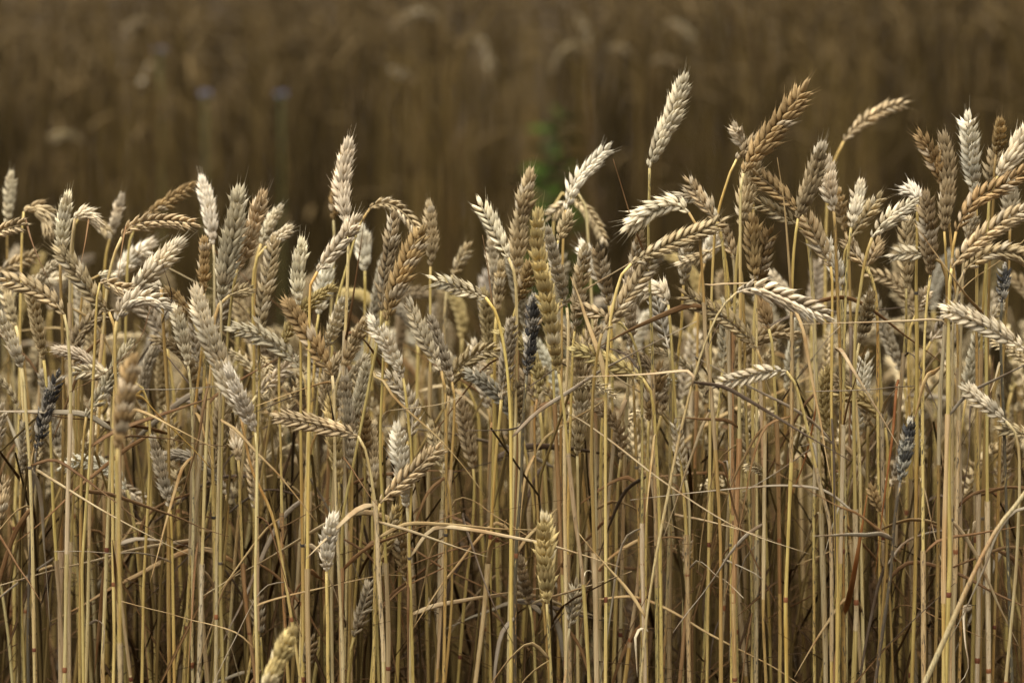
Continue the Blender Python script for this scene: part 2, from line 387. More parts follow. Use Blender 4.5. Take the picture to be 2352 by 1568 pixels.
    for k in range(leaves):
        if anchors and k == 0: p, T = anchors[0]
        else: zz = random.uniform(.5, .78); zz = min(zz, z.max()-.05); p = lerp_at(Q, float(np.interp(zz, z, q)))
        az = random.uniform(0, 2*math.pi); h = np.array((math.cos(az), math.sin(az)*.5, 0)); Ls = random.uniform(.09, .22)
        phi0 = random.uniform(.5, 2.6); phi1 = min(3.0, phi0 + random.choice([random.uniform(.1, .5), random.uniform(.4, 1.3)])); pts = [p]
        for i in range(6):
            ph = phi0 + (phi1-phi0)*min(1, i/1.3) + random.uniform(-.07, .07); pts.append(pts[-1] + (h*math.sin(ph) + np.array((0, 0, 1))*math.cos(ph))*Ls/6)
        c = LEAFC[random.choice(['brown', 'tan', 'dark', 'tan', 'grey', 'brown', 'brown', 'beige'])]
        pl, _ = spline(np.array(pts), 5)
        V, Fs = ribbon(pl - rp, random.choice([random.uniform(.0018, .0036), random.uniform(.0018, .0036), random.uniform(.003, .006)]), seed=random.random())
        obj('leaf', mesh('leaf', V, Fs, M['leaf']), root, (*jitter(c, .15), 0))
    if has_ear: build_ear(root, E, rp, tone, roll, w, open_, joined)
    PLANTS.append((root, rp, np.array([to_px(p) for p in Q[::2]]), Y))
    return root

# ------------------------------------------------------------------ ground
g = obj('field_ground', mesh('field_ground', [(-600, -600, 0), (600, -600, 0), (600, 900, 0), (-600, 900, 0)], [(0, 1, 2, 3)], M['soil'], False)); tag(g, kind='structure')

# ------------------------------------------------------------------ mass of wheat that nobody could count (one object each)
def stand(name, label, pts, tops, ears=True, col=((.30, .21, .10), (.40, .30, .15)), leafcol=(.13, .08, .04), seed=1, leaf_n=2, droop=.5, rad=.0017, thick_leaf=.004, earcol=None, earw=.0052, clump=0.0, ear_p=1.0):
    r = np.random.default_rng(seed); n = len(pts); Vs, Fs, Cs = [], [], []; off = 0
    X, Yp = pts[:, 0], pts[:, 1]; az = r.uniform(0, 2*np.pi, n)
    h = np.stack([np.cos(az), np.sin(az), 0*az], 1); b = np.stack([-np.sin(az), np.cos(az), 0*az], 1); up = np.array((0, 0, 1.))
    lean = np.abs(r.normal(0, .05, n)); bend = np.where(r.random(n) < droop, r.uniform(.7, 2.3, n), r.uniform(0, .4, n))
    eL = r.uniform(.065, .1, n)
    sf = np.linspace(0, 1, 9); phi = lambda s: lean[:, None]*(.4+s) + bend[:, None]*np.clip((s-.82)/.18, 0, 1)**1.6*.55
    def integrate(start, phis, seg):
        P = [start]
        for i in range(phis.shape[1]-1):
            ph = .5*(phis[:, i]+phis[:, i+1]); P.append(P[-1] + (h_*np.sin(ph)[:, None] + up*np.cos(ph)[:, None])*seg[:, None])
        return np.stack(P, 1)
    def add(P, bb, phis, w1, w2, k, color):
        nonlocal off
        m, ns = P.shape[:2]; a = np.arange(k)*2*np.pi/k + .3
        nn = h_[:, None, :]*np.cos(phis)[..., None] - up*np.sin(phis)[..., None]
        V = P[:, :, None, :] + (np.cos(a)[None, None, :, None]*w1[..., None, None])*bb[:, None, None, :] + (np.sin(a)[None, None, :, None]*w2[..., None, None])*nn[:, :, None, :]
        i, j = np.meshgrid(np.arange(ns-1), np.arange(k), indexing='ij'); j2 = (j+1) % k
        q = np.stack([i*k+j, i*k+j2, (i+1)*k+j2, (i+1)*k+j], -1).reshape(-1, 4)
        q = (np.arange(m)*ns*k)[:, None, None] + q[None]
        Vs.append(V.reshape(-1, 3)); Fs.append(q.reshape(-1, 4)+off); Cs.append(np.repeat(color, ns*k, 0)); off += m*ns*k
    h_ = h
    start = np.stack([X, Yp, 0*X], 1); ph = phi(sf)[:, :]
    stemL = np.maximum(.2, tops - np.where(bool(ears), eL*np.clip(np.cos(bend*.8), -.2, 1), 0))
    P = integrate(start, ph, stemL/8)
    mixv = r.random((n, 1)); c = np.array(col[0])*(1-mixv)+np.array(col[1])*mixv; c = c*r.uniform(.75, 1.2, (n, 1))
    if clump: c = c*np.exp(clump*(np.sin(X*61+2*np.sin(X*13+Yp))+.8*np.sin(X*137+1.3+Yp*.7)+.8*np.sin(X*23+.5)+.6*np.sin(X*9.5+2.2)))[:, None]
    rr = rad*np.linspace(1.1, .68, 9)[None]*r.uniform(.8, 1.25, (n, 1))
    add(P, b, ph, rr, rr, 5, c)
    if ears == 'husks':
        for k in range(n):
            if r.random() > ear_p: continue
            Tz = math.cos(ph[k, -1]); Tv = h[k]*math.sin(ph[k, -1]) + up*Tz; tv = TEMPL[int(r.integers(len(TEMPL)))]
            zz = Tv; xx = norm(np.cross(b[k], zz)); sc_ = eL[k]/.085*np.array((r.uniform(.8, 1.1),)*2 + (1,)); vv = tv[0]*sc_
            a_ = r.uniform(-.5, .5); xr = xx*math.cos(a_)+b[k]*math.sin(a_); yr = np.cross(zz, xr)
            Vs.append(P[k, -1] + vv[:, :1]*xr + vv[:, 1:2]*yr + vv[:, 2:]*zz); Fs.append(tv[1]+off); off += len(vv)
            Cs.append(np.repeat((np.clip(c[k:k+1]*1.15+.02, 0, .7) if earcol is None else np.array([earcol])*r.uniform(.65, 1.25)), len(vv), 0))
    elif ears:
        es = np.linspace(0, 1, 15); pe = ph[:, -1:] + (bend[:, None]*.45+.05)*es[None]
        PE = integrate(P[:, -1], pe, eL/14)
        bump = np.where(np.arange(15) % 2, 1.0, .66)*np.array([.3, .6, .8, .95, 1, 1, 1, 1, 1, .97, .93, .85, .7, .5, .12])
        zig = np.where(np.arange(15) % 4 < 2, 1, -1)*.0011; PE = PE + b[:, None, :]*zig[None, :, None]
        we = earw*r.uniform(.8, 1.25, (n, 1))
        ec = (c*1.35+.03) if earcol is None else np.array(earcol)*r.uniform(.7, 1.25, (n, 1))
        add(PE, b, pe, we*bump[None], we*.75*bump[None], 6, np.clip(ec, 0, .8))
    for k in range(leaf_n):
        az = r.uniform(0, 2*np.pi, n); h_ = np.stack([np.cos(az), np.sin(az), 0*az], 1); b2 = np.stack([-np.sin(az), np.cos(az), 0*az], 1)
        f = r.uniform(.3, .85, n); i0 = np.floor(f*8).astype(int); fr = (f*8-i0)[:, None]
        st_ = P[np.arange(n), i0]*(1-fr) + P[np.arange(n), i0+1]*fr
        LL = r.uniform(.08, .24, n); s = np.linspace(0, 1, 7); p0 = r.uniform(.3, 2.6, (n, 1)); p1 = np.minimum(3.05, p0 + r.uniform(.05, .9, (n, 1))); pl = p0+(p1-p0)*np.clip(s*4, 0, 1)[None]
        PL = integrate(st_, pl, LL/6); wl = thick_leaf*.5*np.array([.6, 1, 1, .9, .75, .5, .08])[None]*r.uniform(.5, 1.2, (n, 1))
        lc = np.array(leafcol)*r.uniform(.5, 1.9, (n, 1)); add(PL, b2, pl, wl, np.maximum(wl*.12, .0002), 4, lc)
    V = np.concatenate(Vs); Q = np.concatenate(Fs); CC = np.concatenate(Cs)
    m = bpy.data.meshes.new(name); m.vertices.add(len(V)); m.vertices.foreach_set('co', V.ravel().astype(np.float32))
    m.loops.add(Q.size); m.loops.foreach_set('vertex_index', Q.ravel().astype(np.int32)); m.polygons.add(len(Q))
    m.polygons.foreach_set('loop_start', (np.arange(len(Q))*4).astype(np.int32)); m.polygons.foreach_set('loop_total', np.full(len(Q), 4, np.int32))
    m.polygons.foreach_set('use_smooth', np.ones(len(Q), bool)); m.update(calc_edges=True)
    at_ = m.attributes.new('tint', 'FLOAT_COLOR', 'POINT'); at_.data.foreach_set('color', np.concatenate([CC, np.ones((len(CC), 1))], 1).ravel().astype(np.float32))
    m.materials.append(M['stand']); o = obj(name, m); tag(o, label, 'wheat', None, 'stuff'); return o

def ear_template(seed):
    r = random.Random(seed); parts = []; bend = r.choice([.1, .5, 1.2, 1.8]); n_ = 17; p = np.zeros(3); ang = 0
    for i in range(n_):
        f = i/(n_-1); ang = bend*f; T = np.array((math.sin(ang), 0, math.cos(ang))); S_ = np.array((0, 1., 0)); p = p + T*.005
        out = S_*(1 if i % 2 else -1); tl = r.uniform(.32, .55); z = norm(T*math.cos(tl)+out*math.sin(tl)); x = norm(out-z*(out@z)); y = np.cross(z, x)
        sc = (.55+.45*min(1, f/.2))*(1-.25*max(0, (f-.7)/.3)); A = np.stack([x, y, z], 1)*sc
        for s_, L_ in ((-1, .0105), (1, .0105), (0, .0115)):
            d = norm(np.array((.08, .3*s_, 1.))); v = []
            for t_, w_ in ((0, .0008), (.36, .0020), (1, .0001)):
                for j in range(3): v.append(d*L_*t_ + np.array((math.cos(j*2.094+.5), math.sin(j*2.094+.5), 0))*w_ + np.array((0, s_*.0012, 0)))
            v = np.array(v); q = [(i_*3+j, i_*3+(j+1) % 3, i_*3+3+(j+1) % 3, i_*3+3+j) for i_ in range(2) for j in range(3)]
            parts.append((v @ A.T + p, q))
    V, Q = merge(parts); return V, np.array(Q)
TEMPL = [ear_template(k) for k in range(8)]
# front stand, the thick of it behind the ears in focus; the tops keep under the front ears; deep shade is put into its dark straw
n = 1350; Yp = rng.uniform(D0+.04, D0+1.5, n); Xp = rng.uniform(-1, 1, n)*(.62+.12*(Yp-D0))
tp = H - Yp*np.tan(PITCH - (784-rng.uniform(670, 930, n))*PXW); tp -= .02
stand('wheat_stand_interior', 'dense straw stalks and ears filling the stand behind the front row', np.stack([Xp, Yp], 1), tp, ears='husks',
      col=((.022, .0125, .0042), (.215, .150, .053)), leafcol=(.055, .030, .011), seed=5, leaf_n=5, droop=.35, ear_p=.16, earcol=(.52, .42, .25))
# the same stand going on to both sides of the picture
r2 = np.random.default_rng(31); n = 520; Ys = r2.uniform(D0-.06, D0+.6, n); Xs = r2.uniform(.64, 1.4, n)*r2.choice([-1, 1], n)*(1+.13*(Ys-D0))
stand('wheat_stand_sides', 'ripe wheat carrying on beyond both edges of the front stand', np.stack([Xs, Ys], 1), r2.normal(.86, .05, n), ears='husks',
      col=((.30, .22, .09), (.50, .385, .16)), leafcol=(.12, .07, .03), seed=6, leaf_n=2, droop=.4, ear_p=.9, earcol=(.52, .42, .25))
# the stand across the gap, out of focus, its shade put into the straw and ear colours
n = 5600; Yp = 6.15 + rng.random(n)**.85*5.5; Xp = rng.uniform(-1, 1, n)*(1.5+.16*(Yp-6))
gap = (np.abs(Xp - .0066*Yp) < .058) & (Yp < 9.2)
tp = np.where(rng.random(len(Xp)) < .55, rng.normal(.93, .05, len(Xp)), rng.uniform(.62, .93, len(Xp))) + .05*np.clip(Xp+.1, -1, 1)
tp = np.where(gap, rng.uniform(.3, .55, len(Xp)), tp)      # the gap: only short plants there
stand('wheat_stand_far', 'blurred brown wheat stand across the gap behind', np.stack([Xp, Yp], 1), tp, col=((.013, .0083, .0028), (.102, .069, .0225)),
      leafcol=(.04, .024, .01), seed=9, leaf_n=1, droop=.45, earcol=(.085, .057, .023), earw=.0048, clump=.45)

# ------------------------------------------------------------------ wheat plants read off the photograph
# (ear tip .. ear base in picture pixels | stem points below it) , depth behind the focus row in metres, tone, roll, width, openness, where
T_ = []
def E(ear, stem, d, tone, roll, w, open_, where, **kw): T_.append((ear, stem, d, tone, roll, w, open_, where, kw))
# -- left quarter
E([(25,402),(20,460),(17,515)], [(16,560),(17,700),(18,1000)], .32,'grey',60,.95,.3,'blurred at the far top of the left edge')
E([(115,535),(104,495),(80,478),(55,486)], [(52,500),(45,640),(40,800),(38,1100)], .22,'tan',60,1.2,.3,'curled over in a hook near the left edge')
E([(57,514),(15,525),(-30,542)], [(-44,552),(-55,600),(-58,800)], -.01,'tan',10,.9,.2,'poking in from the left edge beside the hooked ear')
E([(156,450),(147,505),(138,598)], [(138,630),(139,700),(140,950),(142,1500)], .07,'pale',75,1.15,.45,'right of the hooked ear near the left edge')
E([(218,508),(205,496),(188,492),(172,502)], [(170,515),(163,560),(158,650),(155,820),(152,1400)], .10,'pale',60,1.15,.4,'short, bent over its stalk, upper left')
E([(247,537),(232,520),(214,507)], None, .30,'tan',30,.8,.2,'small and blurred behind the short bent pale ear')
E([(278,455),(266,500),(252,548)], None, .30,'grey',60,.9,.3,'blurred behind the level ear at upper left')
E([(444,424),(390,462),(330,500)], [(318,512),(300,545),(292,640),(288,900)], .22,'brown',45,.95,.3,'blurred, pointing right above the level ear at upper left')
E([(453,516),(400,509),(350,509),(300,522),(280,545)], [(272,560),(258,605),(249,650),(238,800),(218,1000),(205,1500)], .05,'tan',15,.95,.2,'stretched level to the right at upper left')
E([(464,414),(478,480),(490,562)], [(493,600),(497,800),(498,1300)], .18,'white',70,1.15,.3,'left of the big grey-tan pair, slightly blurred')
E([(549,438),(540,510),(522,605),(507,690)], [(508,720),(505,900),(503,1200),(500,1568)], 0,'grey',85,1.5,.55,'the big broad one of the pair at left of centre')
E([(604,447),(587,505),(566,570),(546,618)], [(540,640),(530,720),(522,850),(515,1050),(512,1568)], .03,'tan',80,1.35,.5,'right half of the big pair at left of centre')
E([(643,478),(625,505),(600,560)], None, .2,'pale',40,.85,.3,'blurred tip behind the big pair at left of centre')
E([(662,527),(640,545),(612,566)], None, .14,'pale',30,.9,.2,'thin, pointing right beside the big pair')
E([(630,545),(622,600),(606,680),(596,767)], [(595,800),(597,900),(592,1100),(590,1568)], .04,'tan',30,1.05,.25,'long and slim just right of the big pair')
E([(413,558),(362,608),(296,682)], [(286,694),(272,735),(260,800),(252,950),(245,1400)], 0,'pale',65,1.35,.45,'thick, pointing right over the cluster at left')
E([(130,572),(160,605),(195,650),(225,690),(250,716)], [(258,730),(264,760),(265,850),(262,1100),(260,1568)], -.01,'tan',15,1.15,.3,'sloping down to the right in the left cluster')
E([(300,667),(270,660),(245,650),(230,650)], [(226,660),(221,700),(216,790),(208,920),(200,1100),(195,1568)], -.03,'tan',30,.95,.25,'short and level in the middle of the left cluster')
E([(346,560),(310,590),(264,640)], None, .28,'white',60,1.4,.5,'fluffy and blurred behind the left cluster')
E([(264,643),(245,633),(228,632)], None, .12,'pale',40,.85,.3,'tiny curled one above the short level ear at left')
E([(3,640),(40,648),(80,665),(120,690),(147,722)], [(152,740),(156,790),(158,900),(150,1100),(142,1568)], -.03,'tan',15,1.12,.2,'long and arching, its tip touching the left edge')
E([(381,702),(350,688),(318,686),(286,705),(268,738)], [(264,755),(262,850),(268,1000),(272,1300)], -.05,'pale',30,1.15,.35,'arched to the right below the left cluster')
E([(346,676),(350,664),(362,658),(370,664)], [(371,680),(375,800),(380,960),(385,1400)], .04,'pale',70,1.1,.4,'nodding towards the camera on a straight stalk at left')
E([(384,668),(412,695),(445,742)], None, .05,'brown',50,1.0,.4,'rusty, tucked behind the tall pale ear at left')
E([(450,663),(475,755),(508,840),(535,910),(553,957)], [(560,990),(580,1080),(625,1180),(650,1300),(680,1500),(690,1580)], -.02,'pale',70,1.45,.5,'very long, running down left of centre')
E([(525,848),(548,905),(568,950),(586,992)], [(590,1020),(592,1150),(594,1400)], -.04,'white',65,1.15,.45,'lying along the lower end of the very long one')
E([(402,708),(415,760),(432,840)], [(436,870),(440,1000),(441,1300),(442,1568)], .03,'pale',75,1.0,.4,'left of the very long pale ear, slim')
E([(-8,718),(20,770),(50,845)], [(53,860),(60,950),(70,1100),(76,1300),(80,1568)], -.03,'pale',70,1.15,.4,'cut by the left edge below the arching tan one')
E([(9,665),(22,705),(36,748)], None, .15,'tan',70,.95,.3,'blurred behind the ears at the left edge')
E([(82,588),(45,602),(-6,628)], None, .28,'tan',30,.95,.3,'blurred, rising from the left edge')
E([(150,634),(110,642),(70,640)], None, .34,'pale',30,.9,.3,'blurred, level, low behind the left cluster')
E([(470,550),(468,610),(468,674)], None, .05,'brown',75,.95,.45,'small, in front of the left side of the big pair')
E([(573,663),(550,670),(528,678)], None, .02,'tan',40,.85,.35,'stubby, sticking out under the big pair')
E([(137,853),(115,918),(83,1035)], [(81,1060),(77,1150),(73,1350),(70,1568)], 0,'soot',40,.95,.25,'slim, near the left edge', soot_stem=True)
E([(168,857),(205,853),(250,862),(300,872)], None, .03,'pale',15,.9,.2,'level, crossing behind the blurred near ear at lower left')
E([(304,783),(268,845),(228,912),(198,957)], [(194,980),(185,1100),(183,1300),(182,1568)], -.01,'grey',20,1.0,.25,'leaning, left of the blurred near ear')
E([(305,825),(287,920),(270,1030)], [(268,1060),(272,1200),(274,1568)], -.36,'brown',80,1.25,.5,'near and out of focus at lower left')
E([(350,1003),(370,1075),(390,1165)], [(393,1190),(396,1400),(400,1568)], .02,'grey',65,.95,.35,'low in the stalks right of the blurred near ear')
E([(58,968),(55,1030),(50,1088)], None, .07,'grey',50,.85,.2,'half hidden below the slim blackened one')
E([(9,1102),(4,1150),(-2,1205)], None, 0,'tan',50,.95,.3,'cut by the left edge, lowest there')
E([(347,1162),(300,1130),(250,1105)], None, .2,'pale',20,.8,.25,'drooping in the shade at lower left')
E([(538,995),(543,1022),(547,1056)], None, .02,'tan',75,1.0,.45,'short stub below the very long pale ear')
E([(578,1035),(582,1100),(586,1168)], None, .05,'tan',40,.85,.25,'slim, low between stalks left of centre')
# -- second quarter
E([(801,323),(788,400),(788,470),(800,527)], [(801,560),(799,690),(793,900),(790,1300)], .03,'pale',70,1.2,.45,'tallest left of centre, standing clear')
E([(797,345),(775,430),(766,505)], [(768,540),(767,650),(762,760),(758,1100)], .26,'brown',50,.95,.3,'blurred behind the tallest one left of centre')
E([(823,500),(792,545),(755,592),(729,624)], [(721,634),(713,655),(710,730),(708,850),(706,1300)], -.01,'pale',15,1.1,.25,'leaning right below the tallest one left of centre')
E([(963,540),(930,492),(885,468),(849,480)], [(834,500),(816,545),(800,600),(776,685),(765,740),(757,1000)], .14,'tan',10,.85,.15,'arching over like a bow left of centre')
E([(905,488),(897,560),(884,640),(877,714)], [(872,760),(853,860),(813,1074),(793,1176),(790,1350),(792,1568)], 0,'dark',15,1.0,.2,'slim left one of the dark V-shaped pair')
E([(971,524),(942,590),(908,665),(888,737)], [(884,760),(882,850),(880,1000),(886,1250),(888,1568)], -.01,'brown',50,1.3,.5,'broad right one of the dark V-shaped pair')
E([(829,530),(836,575),(838,622)], None, .30,'white',60,1.35,.3,'fat, blurred, behind the leaning ear left of centre')
E([(694,558),(684,635),(687,702)], [(690,740),(694,900),(696,1200)], .02,'pale',75,1.2,.5,'left of the leaning ear left of centre, mid row')
E([(752,612),(742,665),(732,722)], None, .17,'white',75,1.35,.5,'broad and blurred, under the leaning ear left of centre')
E([(658,694),(695,750),(735,815),(763,862)], [(766,885),(768,950),(770,1100),(776,1300),(786,1568)], -.01,'brown',25,1.2,.35,'sloping down to the right, left of centre')
E([(986,470),(992,545),(989,612)], [(988,640),(987,800),(985,1000),(984,1400)], .14,'tan',70,1.05,.35,'blurred on a straight stalk right of the dark pair')
E([(1075,565),(1058,600),(1040,632)], None, .28,'tan',30,.85,.3,'blurred, above the lone left-pointing ear at centre')
E([(995,642),(1030,652),(1070,668),(1115,683)], [(1122,692),(1137,715),(1151,765),(1164,860),(1170,1000),(1172,1400)], -.02,'pale',25,1.0,.35,'alone, pointing left at centre')
E([(940,694),(960,745),(985,800),(1013,852)], [(1018,872),(1022,905),(1021,1100),(1018,1400)], 0,'pale',25,1.0,.35,'sloping down under the dark pair')
E([(838,735),(815,785),(785,848)], None, .03,'tan',75,1.05,.4,'stumpy, right of the sloping brown ear')
E([(788,693),(770,745),(748,800)], None, .10,'pale',70,1.1,.45,'blurred, behind the sloping brown ear')
E([(853,733),(893,800),(926,868)], [(929,885),(938,980),(945,1100),(949,1350)], -.02,'white',65,1.05,.5,'sloping beside the stalks of the dark pair')
E([(1100,464),(1133,525),(1168,592)], None, .04,'pale',25,1.05,.35,'upper left of the centre group')
E([(1128,545),(1132,600),(1136,655)], None, .22,'pale',70,1.0,.3,'blurred, behind the centre group on its left')
E([(1151,605),(1146,665),(1140,725)], None, .10,'tan',70,.95,.3,'left flank of the centre group, behind')
E([(1088,785),(1104,855),(1121,938)], None, .2,'pale',60,1.0,.3,'blurred between the stalks left of the blackened centre ear')
E([(1012,842),(1018,828),(1034,830),(1046,848)], [(1058,868),(1085,910),(1103,965),(1112,1200)], .25,'grey',40,1.1,.3,'a blurred knob on a bent stalk at centre')
E([(681,824),(640,860),(590,908)], None, .10,'pale',20,.9,.3,'thin, pointing right amid stalks left of centre')
E([(788,843),(795,920),(803,1000),(808,1082)], [(808,1110),(806,1300),(805,1568)], .03,'grey',75,1.15,.4,'long and upright behind the low level ear')
E([(630,955),(685,965),(750,980),(822,1001)], [(832,1012),(845,1055),(857,1120),(865,1200),(870,1350),(883,1568)], -.04,'tan',12,1.1,.2,'low, level, pointing left at lower left of centre')
E([(757,913),(768,1010),(778,1106)], [(779,1130),(780,1175),(780,1400)], .02,'yellow',75,1.1,.5,'upright behind a stalk under the low level ear')
E([(838,938),(838,1000),(838,1052)], None, .06,'brown',65,.95,.4,'half hidden right of the long grey upright one')
E([(858,983),(857,1060),(856,1132)], None, .05,'tan',60,.9,.3,'slim, low, left of the white upright and leaning pair')
E([(912,978),(922,1060),(935,1166)], [(937,1200),(938,1300),(940,1568)], -.01,'white',80,1.2,.55,'upright, crossed by a leaning ear low at centre left')
E([(1013,1022),(965,1070),(912,1118),(873,1156)], [(867,1170),(862,1220),(860,1568)], -.03,'tan',20,1.1,.3,'leaning across the white upright one')
E([(990,973),(1003,1030),(1022,1088)], None, .04,'tan',30,.85,.25,'thin, at the tip of the low leaning ear')
E([(766,1190),(754,1245),(750,1312)], [(750,1335),(753,1420),(756,1568)], -.05,'white',85,1.25,.6,'the brightest, low behind a stalk')
E([(913,1163),(895,1225),(875,1288)], None, .03,'yellow',20,.85,.25,'dull, low, hanging beside a stalk below the leaning ear')
E([(853,1335),(835,1395),(813,1462)], None, .03,'grey',25,.9,.25,'low between stalks near the bottom, left of centre')
E([(672,1448),(642,1510),(602,1600)], None, -.30,'yellow',80,1.2,.6,'near and out of focus at the bottom, left of centre')
E([(919,1233),(927,1285),(936,1335)], None, .04,'brown',75,1.0,.55,'spiky, low behind a stalk')
E([(994,1382),(992,1412),(990,1442)], None, .2,'pale',60,.9,.3,'small blurred one near the bottom at centre')
E([(717,1463),(708,1505),(694,1552)], None, .02,'dark',30,.8,.3,'near the bottom beside the out-of-focus yellow one')
E([(590,1368),(594,1415),(598,1462)], None, .05,'dark',30,.85,.25,'low near the bottom, far left of centre')
# -- third quarter
E([(1252,1184),(1254,1280),(1256,1386)], [(1258,1420),(1262,1490),(1266,1568)], -.07,'yellow',88,1.35,.65,'broad, standing alone low at centre')
E([(1194,1284),(1202,1330),(1216,1388)], None, .04,'dark',70,1.0,.5,'left of the broad yellowish one low at centre')
E([(1325,1338),(1317,1390),(1308,1442)], None, 0,'grey',40,.85,.4,'small, right of the broad yellowish one low at centre')
E([(1580,1234),(1578,1262),(1575,1292)], None, .09,'pale',40,.6,.2,'tiny and thin low at right of centre')
E([(1219,392),(1203,470),(1190,550),(1187,645)], [(1186,680),(1183,800),(1180,1000),(1178,1400)], .09,'tan',75,1.25,.45,'tall left one of the centre group')
E([(1236,478),(1236,570),(1254,670),(1270,770),(1283,858)], [(1288,890),(1297,960),(1308,1080),(1318,1180),(1336,1326),(1350,1568)], -.08,'yellow',85,1.4,.5,'very long, in front of the centre group')
E([(1257,524),(1272,590),(1288,655),(1302,706)], [(1305,725),(1307,800),(1303,940),(1298,1200),(1296,1568)], 0,'grey',70,1.05,.5,'right beside the very long yellowish one')
E([(1306,494),(1298,520),(1283,552)], None, .03,'tan',50,.9,.35,'short tip above the centre group')
E([(1346,565),(1334,640),(1320,760)], [(1316,800),(1312,1000),(1310,1400)], .02,'tan',55,1.05,.35,'right side of the centre group')
E([(1399,337),(1352,385),(1318,430),(1300,482)], [(1297,500),(1293,560),(1290,700),(1288,1000)], .12,'white',40,1.05,.3,'high, bending right above the centre group')
E([(1391,560),(1365,510),(1340,478),(1316,460)], None, .34,'tan',20,.8,.2,'blurred, drooping behind the high white bent ear')
E([(1262,497),(1280,480),(1302,462)], None, .30,'tan',20,.8,.25,'blurred, left of the high white bent ear')
E([(1338,563),(1360,605),(1386,658)], None, .15,'white',65,1.1,.4,'blurred, right of the centre group')
E([(1370,568),(1385,630),(1399,702)], None, .12,'dark',60,1.0,.35,'blurred, left of the long diagonal ear')
E([(1438,526),(1478,497),(1520,475),(1558,470),(1582,488)], [(1591,502),(1605,530),(1613,600),(1620,680),(1626,780),(1640,900),(1650,1150),(1655,1568)], -.03,'pale',35,1.3,.3,'thick, curled over to the left at right of centre')
E([(1530,468),(1575,455),(1612,460),(1648,510)], [(1655,530),(1664,570),(1676,650),(1682,800),(1684,1200)], .03,'pale',25,1.0,.3,'behind the thick curled one, following its curve')
E([(1578,412),(1602,447),(1640,502)], None, .02,'tan',25,.85,.3,'narrow, its tip above the thick curled one')
E([(1672,504),(1600,535),(1525,568),(1450,606)], [(1440,613),(1428,632),(1410,700),(1400,780),(1396,1000),(1394,1568)], -.05,'tan',8,1.05,.2,'long, level, pointing right under the thick curled one')
E([(1512,578),(1468,640),(1420,712),(1382,766)], [(1377,786),(1364,900),(1364,1176),(1366,1568)], -.05,'tan',18,1.1,.3,'long diagonal, leaning right below the level one')
E([(1462,686),(1490,668),(1520,668),(1535,700)], [(1537,712),(1543,770),(1557,934),(1573,1084),(1582,1220),(1590,1568)], .03,'pale',35,1.1,.35,'bowed to the left behind the long diagonal')
E([(1562,668),(1620,704),(1685,745),(1738,800)], [(1745,815),(1751,845),(1756,920),(1758,1200),(1760,1568)], -.01,'tan',22,1.05,.35,'sloping down to the right, right of centre')
E([(1905,729),(1850,706),(1790,680),(1735,662),(1692,672)], [(1680,682),(1655,710),(1621,784),(1596,859),(1558,1009),(1533,1140),(1503,1318),(1486,1451),(1473,1568)], -.09,'pale',25,1.25,.3,'large, arching to the right on a slanting stalk', thick=.85, straw=(.40, .32, .16, .35))
E([(1852,198),(1808,262),(1758,325),(1708,398)], [(1702,420),(1698,500),(1694,700),(1690,1000),(1688,1568)], 0,'brown',55,1.4,.5,'tall and broad, leaning right above the row')
E([(1758,312),(1725,338),(1692,366)], [(1685,378),(1676,400),(1649,492),(1640,580),(1634,800),(1632,1300)], .04,'dark',40,1.05,.4,'tucked behind the tall broad leaning one')
E([(1738,340),(1720,420),(1702,520)], [(1700,545),(1693,620),(1690,900),(1692,1400)], .02,'tan',70,1.2,.45,'upright below the tall broad leaning one')
E([(1690,293),(1698,315),(1712,345)], None, .12,'pale',50,.9,.3,'a blurred tip left of the tall broad leaning one')
E([(1734,398),(1778,432),(1832,482)], None, 0,'brown',25,1.0,.35,'sloping down, left of the dark upright at right')
E([(1740,464),(1780,485),(1826,512)], None, .02,'tan',20,.95,.3,'sloping, below another sloping ear left of the dark upright')
E([(1728,500),(1730,570),(1735,645)], [(1737,680),(1738,800),(1738,1300)], .03,'brown',70,1.15,.4,'upright under the two sloping ears')
E([(1768,528),(1755,590),(1740,662)], None, .05,'brown',50,1.0,.4,'right behind the upright brown one under the sloping two')
E([(1748,688),(1756,720),(1766,755)], None, .06,'brown',60,1.1,.4,'under the large arching pale one, half hidden')
E([(1474,540),(1462,590),(1455,655)], None, .10,'dark',50,.95,.3,'blurred, behind the long level ear')
E([(1578,553),(1574,600),(1570,655)], None, .12,'grey',60,.95,.35,'blurred, right of the long diagonal')
E([(1641,538),(1632,570),(1618,605)], None, .2,'white',50,1.1,.4,'blurred patch under the long level ear')
E([(1560,606),(1598,595),(1637,573)], None, .10,'tan',20,.8,.3,'level, blurred, under the long level ear')
E([(1660,518),(1672,555),(1692,595)], None, .03,'tan',25,.9,.3,'at the tip of the long level ear, sloping')
E([(1648,881),(1700,869),(1755,854),(1806,852)], [(1815,857),(1826,880),(1842,930),(1862,1010),(1872,1060),(1888,1130),(1905,1200),(1912,1568)], -.03,'pale',12,.95,.2,'level, pointing left, low right of centre')
E([(1312,799),(1365,817),(1425,842),(1476,869)], [(1487,880),(1496,905),(1503,960),(1508,1050),(1513,1180),(1516,1568)], -.03,'yellow',18,1.0,.3,'sloping level across the stalks at centre')
E([(1331,788),(1333,880),(1331,980),(1326,1047)], [(1326,1080),(1326,1250),(1325,1568)], .04,'tan',80,1.15,.4,'long, upright, behind the stalks right of centre')
E([(1516,843),(1502,900),(1490,966)], [(1489,1000),(1488,1200)], .03,'brown',75,1.15,.5,'rusty upright behind the tip of the sloping level one')
E([(1546,863),(1534,880),(1518,898)], None, .09,'white',60,.9,.3,'small, blurred, beside the rusty upright')
